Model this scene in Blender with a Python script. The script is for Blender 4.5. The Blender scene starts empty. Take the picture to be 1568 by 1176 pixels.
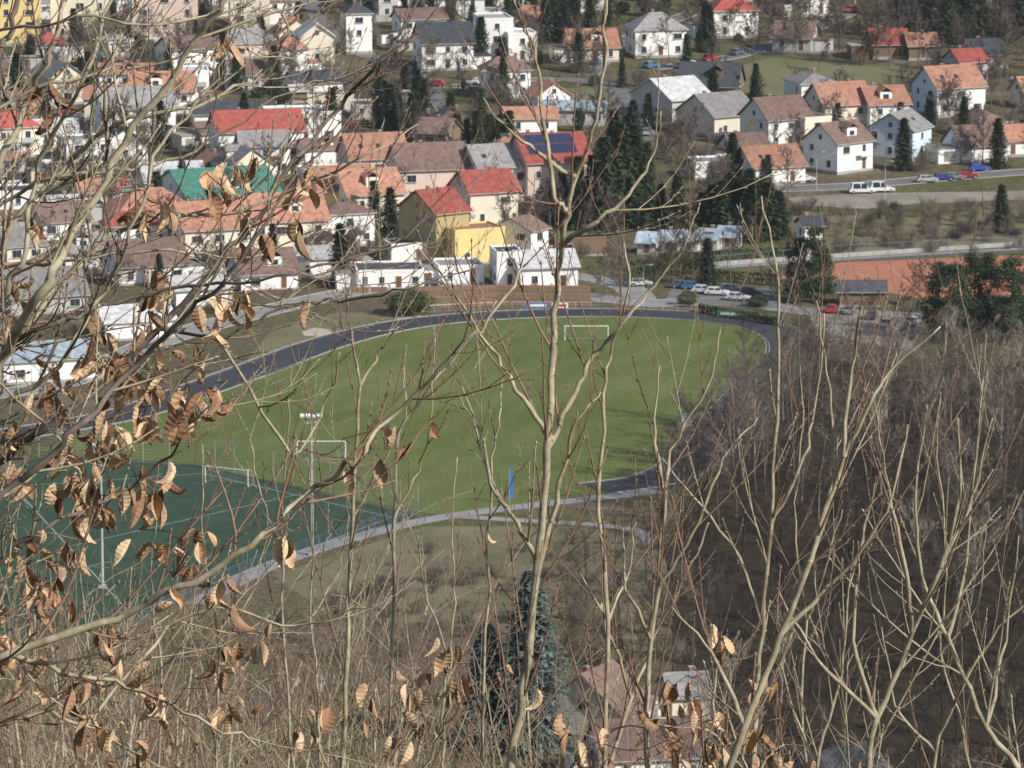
import bpy, math, random
from mathutils import Vector, Matrix
R=random.Random(11)
# ------------------------------------------------------------ survey helpers
CAMH=160.0; DEP=math.radians(10.11); F=8614.0
fw=Vector((0,math.cos(DEP),-math.sin(DEP))); up=Vector((0,math.sin(DEP),math.cos(DEP))); C=Vector((0,0,CAMH))
PROF=[(-400,240),(-60,172),(0,158.3),(15,153.2),(40,143),(100,108),(200,55),(330,14),(450,0),(1050,0),(1500,18),(2500,120),(6000,420)]
def h(x,y):
    for (a,za),(b,zb) in zip(PROF,PROF[1:]):
        if y<=b: return za+(zb-za)*(max(y,a)-a)/(b-a)
    return PROF[-1][1]
def ray(u,v): return fw+Vector((1,0,0))*((u-784)/F)+up*((588-v)/F)
def P(u,v):
    r=ray(u,v); t=-CAMH/r.z; p=C+r*t
    if p.y>1050:
        t=(-42-CAMH)/(r.z-0.04*r.y); p=C+r*t
    return Vector((p.x,p.y,h(p.x,p.y)))
def Q(u,v,D):
    r=ray(u,v); return C+r*(D/r.y)
def proj(p):
    d=p-C; z=d.dot(fw); return (784+F*d.x/z, 588-F*d.dot(up)/z)
# ------------------------------------------------------------ materials
def mat(name,col,rough=.8,var=.25,scale=1.0,col2=None,rnd=0.0,spec=.2,bump=0,world=False,detail=5,metal=0):
    m=bpy.data.materials.new(name); m.use_nodes=True; nt=m.node_tree; b=nt.nodes['Principled BSDF']
    b.inputs['Roughness'].default_value=rough; b.inputs['Specular IOR Level'].default_value=spec; b.inputs['Metallic'].default_value=metal
    no=nt.nodes.new('ShaderNodeTexNoise'); no.inputs['Scale'].default_value=scale; no.inputs['Detail'].default_value=detail; no.inputs['Roughness'].default_value=.65
    if world:
        g=nt.nodes.new('ShaderNodeNewGeometry'); nt.links.new(g.outputs['Position'],no.inputs['Vector'])
    else:
        g=nt.nodes.new('ShaderNodeTexCoord'); nt.links.new(g.outputs['Object'],no.inputs['Vector'])
    cr=nt.nodes.new('ShaderNodeValToRGB'); cr.color_ramp.elements[0].position=.33; cr.color_ramp.elements[1].position=.67
    c2=col2 or tuple(min(1,c*(1+var)) for c in col)
    c1=col if col2 else tuple(c*(1-var) for c in col)
    cr.color_ramp.elements[0].color=(*c1,1); cr.color_ramp.elements[1].color=(*c2,1)
    nt.links.new(no.outputs['Fac'],cr.inputs['Fac']); out=cr.outputs['Color']
    if rnd>0:
        oi=nt.nodes.new('ShaderNodeObjectInfo'); hs=nt.nodes.new('ShaderNodeHueSaturation')
        mr=nt.nodes.new('ShaderNodeMapRange'); mr.inputs['To Min'].default_value=1-rnd; mr.inputs['To Max'].default_value=1+rnd
        nt.links.new(oi.outputs['Random'],mr.inputs['Value']); nt.links.new(mr.outputs['Result'],hs.inputs['Value'])
        nt.links.new(out,hs.inputs['Color']); out=hs.outputs['Color']
    nt.links.new(out,b.inputs['Base Color'])
    return m
W={k:mat('wall_'+k,c,.85,.06,.4,rnd=.07) for k,c in dict(white=(.82,.81,.78),cream=(.72,.65,.52),yellow=(.76,.58,.25),olive=(.42,.36,.17),pink=(.66,.52,.44),blue=(.58,.66,.75),grey=(.45,.44,.43),wood=(.20,.135,.09)).items()}
RF={k:mat('roof_'+k,c,.75,.3,.9,rnd=.22) for k,c in dict(orange=(.36,.185,.125),red=(.34,.09,.07),brown=(.19,.125,.105),grey=(.25,.24,.235),dark=(.065,.07,.08),teal=(.09,.28,.21),light=(.45,.45,.45),bluegrey=(.34,.42,.48),green=(.04,.2,.10)).items()}
GLASS=mat('window_glass',(.03,.04,.05),.15,.3,2,spec=.6)
FRAME=mat('window_frame',(.7,.7,.68),.6,.05)
DOOR=mat('door_wood',(.16,.08,.04),.6,.2)
CONC=mat('concrete',(.34,.33,.31),.9,.15,.5)
BRICK=mat('chimney_brick',(.26,.14,.10),.9,.2,3)
SOLAR=mat('solar_panel',(.03,.04,.09),.25,.2,1,spec=.6)
METAL=mat('galvanised_metal',(.5,.5,.5),.5,.1,1,metal=.3)
WHITE=mat('white_paint',(.8,.8,.8),.5,.03)
FADED=mat('faded_line_paint',(.45,.48,.45),.8,.2,3)
BLUE=mat('blue_paint',(.05,.18,.5),.5,.1)
BLUEF=mat('faded_blue_paint',(.12,.2,.33),.6,.2)
GREEN=mat('green_paint',(.03,.3,.12),.5,.1)
REDP=mat('red_paint',(.45,.05,.04),.5,.1)
TYRE=mat('tyre_rubber',(.02,.02,.02),.9,.1)
ASPH=mat('asphalt',(.07,.07,.075),.9,.25,.3,world=True)
TRACKM=mat('track_asphalt',(.05,.053,.062),.9,.2,.15,world=True)
ROADM=mat('road_concrete',(.27,.265,.26),.9,.18,.2,world=True)
STREET=mat('street_asphalt',(.17,.165,.165),.9,.2,.2,world=True)
SAND=mat('sand',(.45,.40,.32),.95,.15,.3,world=True)
CLAY=mat('tennis_clay',(.42,.175,.10),.95,.1,.15,world=True)
TURF=mat('artificial_turf',(.036,.070,.042),.9,.2,.2,world=True)
GRAVEL=mat('gravel',(.25,.225,.185),.95,.25,.12,world=True)
MEADOW=mat('meadow_grass',(.13,.14,.06),.95,.2,.06,col2=(.20,.18,.10),world=True)
BANK=mat('bank_grass',(.12,.12,.055),.95,.2,.09,col2=(.21,.175,.11),world=True)
WFLOOR=mat('shaded_floor_soil',(.028,.024,.018),1,.2,.09,col2=(.065,.05,.035),world=True,spec=.05)  # soil colour darkened, woodland shade painted into it
def pitch_mat():
    m=bpy.data.materials.new('pitch_grass'); m.use_nodes=True; nt=m.node_tree; b=nt.nodes['Principled BSDF']; b.inputs['Roughness'].default_value=.95; b.inputs['Specular IOR Level'].default_value=.1
    g=nt.nodes.new('ShaderNodeNewGeometry')
    def nz(s,d,r=.6):
        n=nt.nodes.new('ShaderNodeTexNoise'); n.inputs['Scale'].default_value=s; n.inputs['Detail'].default_value=d; n.inputs['Roughness'].default_value=r; nt.links.new(g.outputs['Position'],n.inputs['Vector']); return n
    def ramp(src,a,b2,p0=.3,p1=.7):
        c=nt.nodes.new('ShaderNodeValToRGB'); c.color_ramp.elements[0].position=p0; c.color_ramp.elements[1].position=p1; c.color_ramp.elements[0].color=(*a,1); c.color_ramp.elements[1].color=(*b2,1); nt.links.new(src,c.inputs['Fac']); return c.outputs['Color']
    c1=ramp(nz(.035,6).outputs['Fac'],(.10,.138,.036),(.15,.172,.06))
    mp=nt.nodes.new('ShaderNodeMapping'); mp.inputs['Rotation'].default_value=(0,0,math.radians(20)); nt.links.new(g.outputs['Position'],mp.inputs['Vector'])
    w=nt.nodes.new('ShaderNodeTexWave'); w.inputs['Scale'].default_value=.045; w.inputs['Distortion'].default_value=6; w.inputs['Detail'].default_value=3; nt.links.new(mp.outputs['Vector'],w.inputs['Vector'])
    c2=ramp(w.outputs['Fac'],(.92,.94,.91),(1.05,1.03,1.05),.1,.9)
    c3=ramp(nz(1.2,4,.8).outputs['Fac'],(.70,.74,.68),(1.27,1.22,1.22))
    c4=ramp(nz(.012,3,.5).outputs['Fac'],(.85,.9,.85),(1.15,1.08,1.15))
    def mul(a,b2):
        x=nt.nodes.new('ShaderNodeMix'); x.data_type='RGBA'; x.blend_type='MULTIPLY'; x.inputs[0].default_value=1; nt.links.new(a,x.inputs[6]); nt.links.new(b2,x.inputs[7]); return x.outputs[2]
    nt.links.new(mul(mul(mul(c1,c2),c3),c4),b.inputs['Base Color']); return m
PITCH=pitch_mat()
def ground_mat():
    m=bpy.data.materials.new('rough_ground'); m.use_nodes=True; nt=m.node_tree; b=nt.nodes['Principled BSDF']; b.inputs['Roughness'].default_value=1; b.inputs['Specular IOR Level'].default_value=.05
    g=nt.nodes.new('ShaderNodeNewGeometry')
    n=nt.nodes.new('ShaderNodeTexNoise'); n.inputs['Scale'].default_value=.03; n.inputs['Detail'].default_value=8; n.inputs['Roughness'].default_value=.7; nt.links.new(g.outputs['Position'],n.inputs['Vector'])
    c=nt.nodes.new('ShaderNodeValToRGB'); e=c.color_ramp.elements
    e[0].position=.32; e[0].color=(.08,.088,.04,1); e[1].position=.68; e[1].color=(.21,.18,.13,1)
    x=e.new(.45); x.color=(.125,.125,.06,1); x=e.new(.55); x.color=(.13,.105,.075,1)
    nt.links.new(n.outputs['Fac'],c.inputs['Fac'])
    n2=nt.nodes.new('ShaderNodeTexNoise'); n2.inputs['Scale'].default_value=.8; n2.inputs['Detail'].default_value=6; nt.links.new(g.outputs['Position'],n2.inputs['Vector'])
    c2=nt.nodes.new('ShaderNodeValToRGB'); c2.color_ramp.elements[0].position=.3; c2.color_ramp.elements[0].color=(.55,.55,.55,1); c2.color_ramp.elements[1].position=.7; c2.color_ramp.elements[1].color=(1.3,1.25,1.2,1); nt.links.new(n2.outputs['Fac'],c2.inputs['Fac'])
    x=nt.nodes.new('ShaderNodeMix'); x.data_type='RGBA'; x.blend_type='MULTIPLY'; x.inputs[0].default_value=1; nt.links.new(c.outputs['Color'],x.inputs[6]); nt.links.new(c2.outputs['Color'],x.inputs[7])
    nt.links.new(x.outputs[2],b.inputs['Base Color']); return m
GROUND=ground_mat()
BARK1=mat('bark_grey_tan',(.20,.165,.10),.85,.4,25,col2=(.44,.39,.27))
BARK2=mat('bark_dark',(.07,.055,.05),.8,.4,25,col2=(.19,.155,.12))
TWIG=mat('twig_reddish',(.15,.09,.065),.6,.3,20,col2=(.28,.18,.125))
TWIG2=mat('twig_tan',(.32,.27,.18),.7,.3,20)
LEAFM=[]
for i,c in enumerate([(.42,.27,.155),(.28,.16,.09),(.55,.39,.24)]):
    m=mat('dry_leaf_%d'%i,c,.7,.3,30); LEAFM.append(m)
FBARK=mat('wood_bark',(.13,.11,.09),.9,.35,1,rnd=.3)
FBARKD=mat('shaded_bark',(.05,.042,.035),.9,.35,1,rnd=.3)  # wood bark darkened to stand in for shade in the lower woods
FTWIGD=mat('shaded_twigs',(.044,.036,.031),.9,.3,1,rnd=.3)  # twig colour darkened likewise, shade put into the colour
FBARKL=mat('pale_bark',(.34,.31,.26),.9,.3,1,rnd=.2)
FTWIG=mat('wood_twigs',(.115,.088,.080),.9,.25,.5,rnd=.35)
FTWIGL=mat('pale_twigs',(.24,.20,.16),.9,.25,.5,rnd=.2)
FTWIG2=mat('wood_twigs_olive',(.15,.135,.08),.9,.25,.5,rnd=.3)
SPR=mat('spruce_needles',(.024,.042,.022),.8,.4,.6,col2=(.055,.08,.038),rnd=.25)
BSPR=mat('blue_spruce_needles',(.08,.125,.115),.8,.3,.6,col2=(.19,.255,.235),rnd=.15)
HEDGE=mat('hedge_leaves',(.05,.07,.025),.8,.4,.6,col2=(.10,.115,.045),rnd=.25)
# ------------------------------------------------------------ mesh builder
class MB:
    def __init__(s): s.v=[]; s.f=[]; s.m=[]; s.mats=[]
    def mi(s,m):
        if m not in s.mats: s.mats.append(m)
        return s.mats.index(m)
    def face(s,pts,m):
        i=len(s.v); s.v.extend([tuple(p) for p in pts]); s.f.append(tuple(range(i,i+len(pts)))); s.m.append(s.mi(m))
    def hexa(s,p,m):
        i=len(s.v); s.v.extend([tuple(q) for q in p]); k=s.mi(m)
        for f in ((0,3,2,1),(4,5,6,7),(0,1,5,4),(1,2,6,5),(2,3,7,6),(3,0,4,7)):
            s.f.append(tuple(i+a for a in f)); s.m.append(k)
    def box(s,c,d,m):
        x,y,z=c; a,b,e=d[0]/2,d[1]/2,d[2]/2
        s.hexa([(x-a,y-b,z-e),(x+a,y-b,z-e),(x+a,y+b,z-e),(x-a,y+b,z-e),(x-a,y-b,z+e),(x+a,y-b,z+e),(x+a,y+b,z+e),(x-a,y+b,z+e)],m)
    def tube(s,pts,rad,n,m):
        k=s.mi(m); base=len(s.v); L=len(pts)
        for i,p in enumerate(pts):
            t=(pts[min(i+1,L-1)]-pts[max(i-1,0)])
            if t.length<1e-9: t=Vector((0,0,1))
            t.normalize()
            a=t.cross(Vector((0.31,0.95,0.05)))
            if a.length<.05: a=t.cross(Vector((1,0,0)))
            a.normalize(); b=t.cross(a); r=rad[i]
            for j in range(n):
                th=6.28318*j/n; q=p+a*(r*math.cos(th))+b*(r*math.sin(th)); s.v.append((q.x,q.y,q.z))
        for i in range(L-1):
            for j in range(n):
                j2=(j+1)%n; s.f.append((base+i*n+j,base+i*n+j2,base+(i+1)*n+j2,base+(i+1)*n+j)); s.m.append(k)
        s.f.append(tuple(base+(L-1)*n+j for j in range(n))); s.m.append(k)
    def mesh(s,name,smooth=False):
        me=bpy.data.meshes.new(name); me.from_pydata(s.v,[],s.f)
        for m in s.mats: me.materials.append(m)
        me.polygons.foreach_set('material_index',s.m)
        if smooth: me.polygons.foreach_set('use_smooth',[True]*len(s.f))
        me.update(); return me
    def obj(s,name,loc=(0,0,0),rot=0,parent=None,smooth=False):
        return link(name,s.mesh(name,smooth),loc,rot,parent)
def link(name,me,loc=(0,0,0),rot=0,parent=None,scale=None,rx=0):
    o=bpy.data.objects.new(name,me); bpy.context.scene.collection.objects.link(o); o.location=loc; o.rotation_euler=(rx,0,rot)
    if scale: o.scale=scale
    if parent: o.parent=parent
    return o
def empty(name,loc=(0,0,0)):
    o=bpy.data.objects.new(name,None); o.empty_display_size=.5; bpy.context.scene.collection.objects.link(o); o.location=loc; return o
# ------------------------------------------------------------ ground
ys=[-400,-60,0,7,15,27,40,70,100,150,200,260,330,390,450]+list(range(500,1050,50))+[1050,1200,1350,1500,2000,2500,4000,6000]
xs=[-4000,-2000,-1000,-500,-250,-150,-80,-40,-20,-10,0,10,20,40,80,150,250,500,1000,2000,4000]
g=MB(); gv=[(x,y,h(x,y)) for y in ys for x in xs]; nx=len(xs)
g.v=gv; g.mi(GROUND)
for j in range(len(ys)-1):
    for i in range(nx-1): g.f.append((j*nx+i,j*nx+i+1,(j+1)*nx+i+1,(j+1)*nx+i)); g.m.append(0)
g.obj('ground')
def sheet(name,pl,m,off):
    b=MB(); b.face([P(u,v)+Vector((0,0,off)) for u,v in pl],m); o=b.obj(name)
    me=o.data
    if me.polygons[0].normal.z<0: me.flip_normals()
    return o
def cat(pts,n=6):
    out=[]; L=len(pts)
    for i in range(L-1):
        p0,p1,p2,p3=pts[max(i-1,0)],pts[i],pts[i+1],pts[min(i+2,L-1)]
        for k in range(n):
            t=k/n; out.append(.5*((2*p1)+(p2-p0)*t+(2*p0-5*p1+4*p2-p3)*t*t+(3*p1-p0-3*p2+p3)*t**3))
    out.append(pts[-1]); return out
occ=[]
def strip(name,pl,w,m,off,kerb=False,hgt=0,lines=None,mark=False):
    pts=cat([P(u,v) for u,v in pl],8); b=MB(); N=[]
    for i,p in enumerate(pts):
        t=pts[min(i+1,len(pts)-1)]-pts[max(i-1,0)]; t.z=0; t.normalize(); N.append(Vector((-t.y,t.x,0)))
        if mark and i: 
            for k in range(3):
                q=p.lerp(pts[i-1],k/3); occ.append((q.x,q.y,2.2))
    def pt(i,o,z):
        q=pts[i]+N[i]*o; return Vector((q.x,q.y,h(q.x,q.y)+z))
    for i in range(len(pts)-1):
        if hgt:
            b.hexa([pt(i,-w/2,0),pt(i+1,-w/2,0),pt(i+1,w/2,0),pt(i,w/2,0),pt(i,-w/2,hgt),pt(i+1,-w/2,hgt),pt(i+1,w/2,hgt),pt(i,w/2,hgt)],m); continue
        b.face([pt(i,-w/2,off),pt(i+1,-w/2,off),pt(i+1,w/2,off),pt(i,w/2,off)],m)
        if kerb:
            for s in (-1,1):
                a=s*w/2; c=s*(w/2+.18)
                b.hexa([pt(i,a,0),pt(i+1,a,0),pt(i+1,c,0),pt(i,c,0),pt(i,a,.12),pt(i+1,a,.12),pt(i+1,c,.12),pt(i,c,.12)],CONC)
        for (o,lw) in (lines or []):
            b.face([pt(i,o-lw,off+.004),pt(i+1,o-lw,off+.004),pt(i+1,o+lw,off+.004),pt(i,o+lw,off+.004)],FADED)
    b.obj(name); return pts
sheet('pitch_lawn',[(1195,522),(1120,496),(1030,486),(930,483),(830,484),(730,490),(640,500),(560,517),(480,541),(400,570),(300,606),(180,646),(60,690),(300,712),(480,750),(640,783),(700,793),(850,772),(1010,748),(1060,700),(1110,640),(1160,585),(1205,545)],PITCH,.004)
strip('running_track',[(-120,690),(0,668),(100,652),(200,632),(300,598),(400,562),(480,532),(560,509),(640,494),(730,485),(830,480),(930,479),(1030,482),(1110,489),(1170,500),(1208,520),(1208,548),(1165,590),(1125,632),(1090,675),(1055,710),(1000,735),(910,748)],8.5,TRACKM,.012,kerb=True,lines=[(-3.8,.04),(3.8,.04)])
sheet('bank_lawn',[(340,600),(420,500),(520,478),(640,482),(560,500),(480,522),(400,552)],BANK,.006)
sheet('sand_patch',[(462,508),(480,502),(505,504),(508,510),(488,515),(466,514)],SAND,.010)
sheet('sandpit',[(605,484),(635,480),(655,486),(640,490),(610,490)],SAND,.010)
sheet('artificial_pitch',[(-100,760),(60,700),(300,712),(640,790),(400,868),(180,960),(-100,1010)],TURF,.010)
sheet('valley_meadow',[(420,880),(650,806),(900,806),(1010,838),(1040,900),(980,980),(700,960),(500,940)],BANK,.006)
strip('access_path',[(300,925),(400,872),(520,830),(650,797),(780,778),(900,764),(1010,752)],3.4,ROADM,.016)
strip('garden_path',[(690,790),(800,797),(900,803),(970,812),(1010,835)],2.6,ROADM,.020)
strip('stadium_road',[(-60,610),(100,585),(250,520),(400,478),(540,447),(650,440),(760,441),(880,452),(985,464),(1080,462),(1160,468),(1260,480),(1420,500)],7,ROADM,.014,kerb=True)
strip('side_road',[(985,464),(960,440),(900,425),(820,415)],6,ROADM,.022)
sheet('car_park',[(1030,436),(1180,442),(1200,472),(1100,468),(1020,458)],STREET,.026)
sheet('car_park_yard',[(1230,470),(1420,480),(1410,540),(1340,530),(1250,505)],GRAVEL,.026)
sheet('tennis_court',[(1140,424),(1290,402),(1620,388),(1620,450),(1400,456),(1290,434)],CLAY,.03)
strip('court_path',[(1085,410),(1200,403),(1380,391),(1600,379)],2.6,ROADM,.018)
sheet('gravel_yard',[(1205,303),(1300,296),(1600,292),(1600,304),(1400,312),(1330,320),(1220,314)],GRAVEL,.008)
sheet('meadow',[(1205,320),(1330,332),(1420,320),(1600,312),(1600,372),(1380,388),(1210,395)],BANK,.010)
strip('village_road',[(1160,290),(1240,288),(1330,283),(1450,272),(1620,260)],6,STREET,.014,kerb=True)
sheet('hill_meadow',[(1060,120),(1180,88),(1400,105),(1420,150),(1250,152),(1130,140)],MEADOW,.01)
sheet('garden_lawn',[(830,140),(930,128),(1000,150),(960,178),(840,172)],MEADOW,.01)
STR=[]
for pl in ([(620,250),(560,205),(430,172),(250,165),(-20,190)],[(700,190),(640,120),(520,62),(470,-10)],[(990,215),(940,135),(820,122),(700,132),(600,128)],[(1000,105),(1150,80),(1300,20)],[(300,240),(200,280),(40,300),(-60,310)],[(900,115),(960,60),(1060,20)]):
    STR+=strip('village_street',pl,4.5,STREET,.012,kerb=True,mark=True)
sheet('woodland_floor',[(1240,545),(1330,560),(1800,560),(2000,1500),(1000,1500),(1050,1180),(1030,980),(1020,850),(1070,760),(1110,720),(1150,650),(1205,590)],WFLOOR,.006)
def line_mark(b,a,c,w=.12,z=.018,m=None):
    d=(c-a); d.z=0; d.normalize(); n=Vector((-d.y,d.x,0))*w
    b.face([a-n+Vector((0,0,z)),c-n+Vector((0,0,z)),c+n+Vector((0,0,z)),a+n+Vector((0,0,z))],m or FADED)
b=MB(); q=[P(20,745),P(310,725),P(600,792),P(200,940)]
for i in range(4): line_mark(b,q[i],q[(i+1)%4],.07)
line_mark(b,(q[0]+q[3])/2,(q[1]+q[2])/2,.07)
b.obj('pitch_markings')
b=MB()
for (u0,v0,u1,v1) in ((1300,412,1420,404),(1300,412,1330,428),(1420,404,1450,440),(1330,428,1450,440),(1450,404,1560,398),(1360,408,1390,434)): line_mark(b,P(u0,v0),P(u1,v1),.06,.04)
b.obj('court_markings')
# ------------------------------------------------------------ houses
def house(x,y,rot,w,d,st,rt,wm,rm,name='house',hr=None,rng=None,solar=False,annex=True,door=True,over=.5,wm2=None,hs=2.9,garden=False):
    rng=rng or R; b=MB(); hw=hs*st+.3; z0=-1.2
    if hr is None: hr=min(w,d)*.36 if rt!='flat' else .0
    b2=wm2 or wm
    X,Y=w/2,d/2
    for pts,m in (([(-X,-Y),(X,-Y)],wm),([(X,-Y),(X,Y)],wm),([(X,Y),(-X,Y)],wm),([(-X,Y),(-X,-Y)],b2)):
        (a,c),(e,f)=pts; b.face([(a,c,z0),(e,f,z0),(e,f,hw),(a,c,hw)],m)
    b.face([(-X,-Y,hw-.02),(X,-Y,hw-.02),(X,Y,hw-.02),(-X,Y,hw-.02)],wm)
    b.box((0,0,.05),(w+.12,d+.12,.7),CONC)
    if rt=='gable':
        b.face([(X,-Y,hw),(X,Y,hw),(X,0,hw+hr)],wm); b.face([(-X,Y,hw),(-X,-Y,hw),(-X,0,hw+hr)],b2)
        o=over; k=hr/Y; T=.2
        for s in (-1,1):
            e=[(-X-o,s*(Y+o),hw-k*o+.03),(X+o,s*(Y+o),hw-k*o+.03),(X+o,0,hw+hr+.03),(-X-o,0,hw+hr+.03)]
            if s>0: e=[e[1],e[0],e[3],e[2]]
            b.hexa(e+[(p[0],p[1],p[2]+T) for p in e],rm)
            b.box((0,s*(Y+o+.07),hw-k*o+.12),(w+2*o,.12,.12),METAL)
        if solar:
            for i in range(int(w/1.7)-1):
                for j in range(2):
                    x0=-X+1+i*1.7
                    def rp(xx,t):
                        yy=-(Y+o)+(Y+o)*t; return (xx,yy,hw+hr+k*yy+.03+T+.08)
                    t0=.3+j*.33; b.face([rp(x0,t0),rp(x0+1.6,t0),rp(x0+1.6,t0+.31),rp(x0,t0+.31)],SOLAR)
        elif rng.random()<.3:
            for i in range(rng.choice([1,2,2])):
                x0=-X*.7+i*w*.3+rng.uniform(0,1)
                yy0,yy1=-Y*.62,-Y*.48
                b.hexa([(x0,yy0,hw+hr+k*yy0+.2),(x0+.8,yy0,hw+hr+k*yy0+.2),(x0+.8,yy1,hw+hr+k*yy1+.2),(x0,yy1,hw+hr+k*yy1+.2),(x0,yy0,hw+hr+k*yy0+.36),(x0+.8,yy0,hw+hr+k*yy0+.36),(x0+.8,yy1,hw+hr+k*yy1+.36),(x0,yy1,hw+hr+k*yy1+.36)],GLASS)
        elif rng.random()<.25 and w>8 and not name.startswith(('garden','depot','barn','shop')):
            dx=rng.uniform(-X*.3,X*.3); zb=hw+hr*.15; zt=hw+hr*.75; y0=-Y*.75
            b.box((dx,y0+Y*.35,(zb+zt)/2),(2.6,Y*.7,zt-zb),wm); b.box((dx,y0-.03,(zb+zt)/2+.1),(1.2,.1,.9),GLASS)
            b.hexa([(dx-1.6,y0-.3,zt),(dx,y0-.3,zt+1),(dx,y0+Y*.75,zt+1),(dx-1.6,y0+Y*.7,zt),(dx-1.6,y0-.3,zt+.15),(dx,y0-.3,zt+1.15),(dx,y0+Y*.75,zt+1.15),(dx-1.6,y0+Y*.7,zt+.15)],rm)
            b.hexa([(dx,y0-.3,zt+1),(dx+1.6,y0-.3,zt),(dx+1.6,y0+Y*.7,zt),(dx,y0+Y*.75,zt+1),(dx,y0-.3,zt+1.15),(dx+1.6,y0-.3,zt+.15),(dx+1.6,y0+Y*.7,zt+.15),(dx,y0+Y*.75,zt+1.15)],rm)
    elif rt=='hip':
        o=over; r=max(X-Y*.9,.0)
        e=[(-X-o,-Y-o,hw-.1),(X+o,-Y-o,hw-.1),(X+o,Y+o,hw-.1),(-X-o,Y+o,hw-.1)]; e2=[(p[0],p[1],hw+.12) for p in e]
        t1,t2=(-r,0,hw+hr),(r,0,hw+hr)
        b.face(e[::-1],FRAME)
        for i in range(4): b.face([e[i],e[(i+1)%4],e2[(i+1)%4],e2[i]],METAL)
        b.face([e2[0],e2[1],t2,t1],rm); b.face([e2[2],e2[3],t1,t2],rm); b.face([e2[1],e2[2],t2],rm); b.face([e2[3],e2[0],t1],rm)
    else:
        for cx,cy,sx,sy in ((0,-Y+.1,w+.1,.3),(0,Y-.1,w+.1,.3),(-X+.1,0,.3,d-.5),(X-.1,0,.3,d-.5)): b.box((cx,cy,hw+.2),(sx,sy,.5),wm)
        b.box((0,0,hw+.08),(w-.5,d-.5,.12),rm)
    def win(side,t,z,ww=1.15,wh=1.35,dr=False):
        gm=DOOR if dr else GLASS
        if side in (0,2):
            s=-1 if side==0 else 1; b.box((t,s*(Y+.02),z),(ww+.16,.08,wh+.16),FRAME)
            b.box((t-(0 if dr else ww/4),s*(Y+.05),z),(ww if dr else ww/2-.04,.07,wh),gm)
            if not dr: b.box((t+ww/4,s*(Y+.05),z),(ww/2-.04,.07,wh),gm); b.box((t,s*(Y+.14),z-wh/2-.1),(ww+.35,.22,.07),CONC)
        else:
            s=-1 if side==3 else 1; b.box((s*(X+.02),t,z),(.08,ww+.16,wh+.16),FRAME); b.box((s*(X+.05),t-ww/4,z),(.07,ww/2-.04,wh),gm); b.box((s*(X+.05),t+ww/4,z),(.07,ww/2-.04,wh),gm)
    for side in range(4):
        L=w if side in (0,2) else d; n=max(1,int((L-1)/rng.uniform(2.6,4.2)))
        for f in range(st):
            for i in range(n):
                t=-L/2+(i+.5)*L/n
                if rng.random()<.2: continue
                if f==0 and side==0 and i==n//2 and door: win(0,t,1.45,1.0,2.0,True)
                else: win(side,t,hs*f+1.75,rng.choice([.9,1.1,1.8]),rng.choice([1.2,1.35]))
    if rt=='gable' and hr>2:
        win(1,0,hw+.9,.9,1.0); win(3,0,hw+.9,.9,1.0)
    if rt!='flat':
        cx=rng.uniform(-X*.5,X*.5); b.box((cx,d*.08,hw+hr*.9),(.6,.6,1.6),BRICK); b.box((cx,d*.08,hw+hr*.9+.85),(.75,.75,.12),CONC)
    if annex and rng.random()<.6 and w>7:
        s=rng.choice((-1,1)); aw=rng.uniform(3,5); ad=d*.6
        b.box((s*(X+aw/2+.01),-Y*.2,.9),(aw,ad,3.8),wm); b.box((s*(X+aw/2+.01),-Y*.2,2.87),(aw+.4,ad+.4,.14),rng.choice([RF['grey'],RF['dark'],CONC,rm]))
        b.box((s*(X+aw/2),-Y*.2-ad/2-.03,1.2),(2.4,.06,2.1),rng.choice([DOOR,FRAME,RF['grey']]))
    if annex and rng.random()<.35 and st>1:
        b.box((X*.4,-Y-.65,hs+.2),(3,1.3,.18),CONC); b.box((X*.4,-Y-1.27,hs+.75),(3,.06,.9),rng.choice([DOOR,METAL,WHITE]))
    if garden and rng.random()<.6: # front-garden wall with posts
        fy=-Y-rng.uniform(2.5,4.5); gm=rng.choice([CONC,W['wood'],W['cream'],HEDGE,HEDGE]); gh=rng.uniform(.8,1.4)
        b.box((-X*.6-1,fy,gh/2-.3),(X*1.1+1,.2,gh+.6),gm); b.box((X*.7+1.2,fy,gh/2-.3),(X*.8+1,.2,gh+.6),gm); b.box((X+2.5,fy+2.5,gh/2-.3),(.2,5,gh+.6),gm)
        for i in range(5): b.box((-X-1.5+i*(w+3)/4.2,fy-.02,gh/2-.2),(.35,.35,gh+.9),CONC)
    return b.obj(name,(x,y,h(x,y)),math.radians(rot))
def hpx(u,vb,wpx,d,st,rot,wm,rm,rt='gable',**k):
    p=P(u,vb); sc=F/((p-C).length); w=wpx/sc
    y=p.y+d/2*.9; occ.append((p.x,y,max(w,d)*.62)); return house(p.x,y,rot,w,d,st,rt,W[wm],RF[rm],**k)
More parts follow.
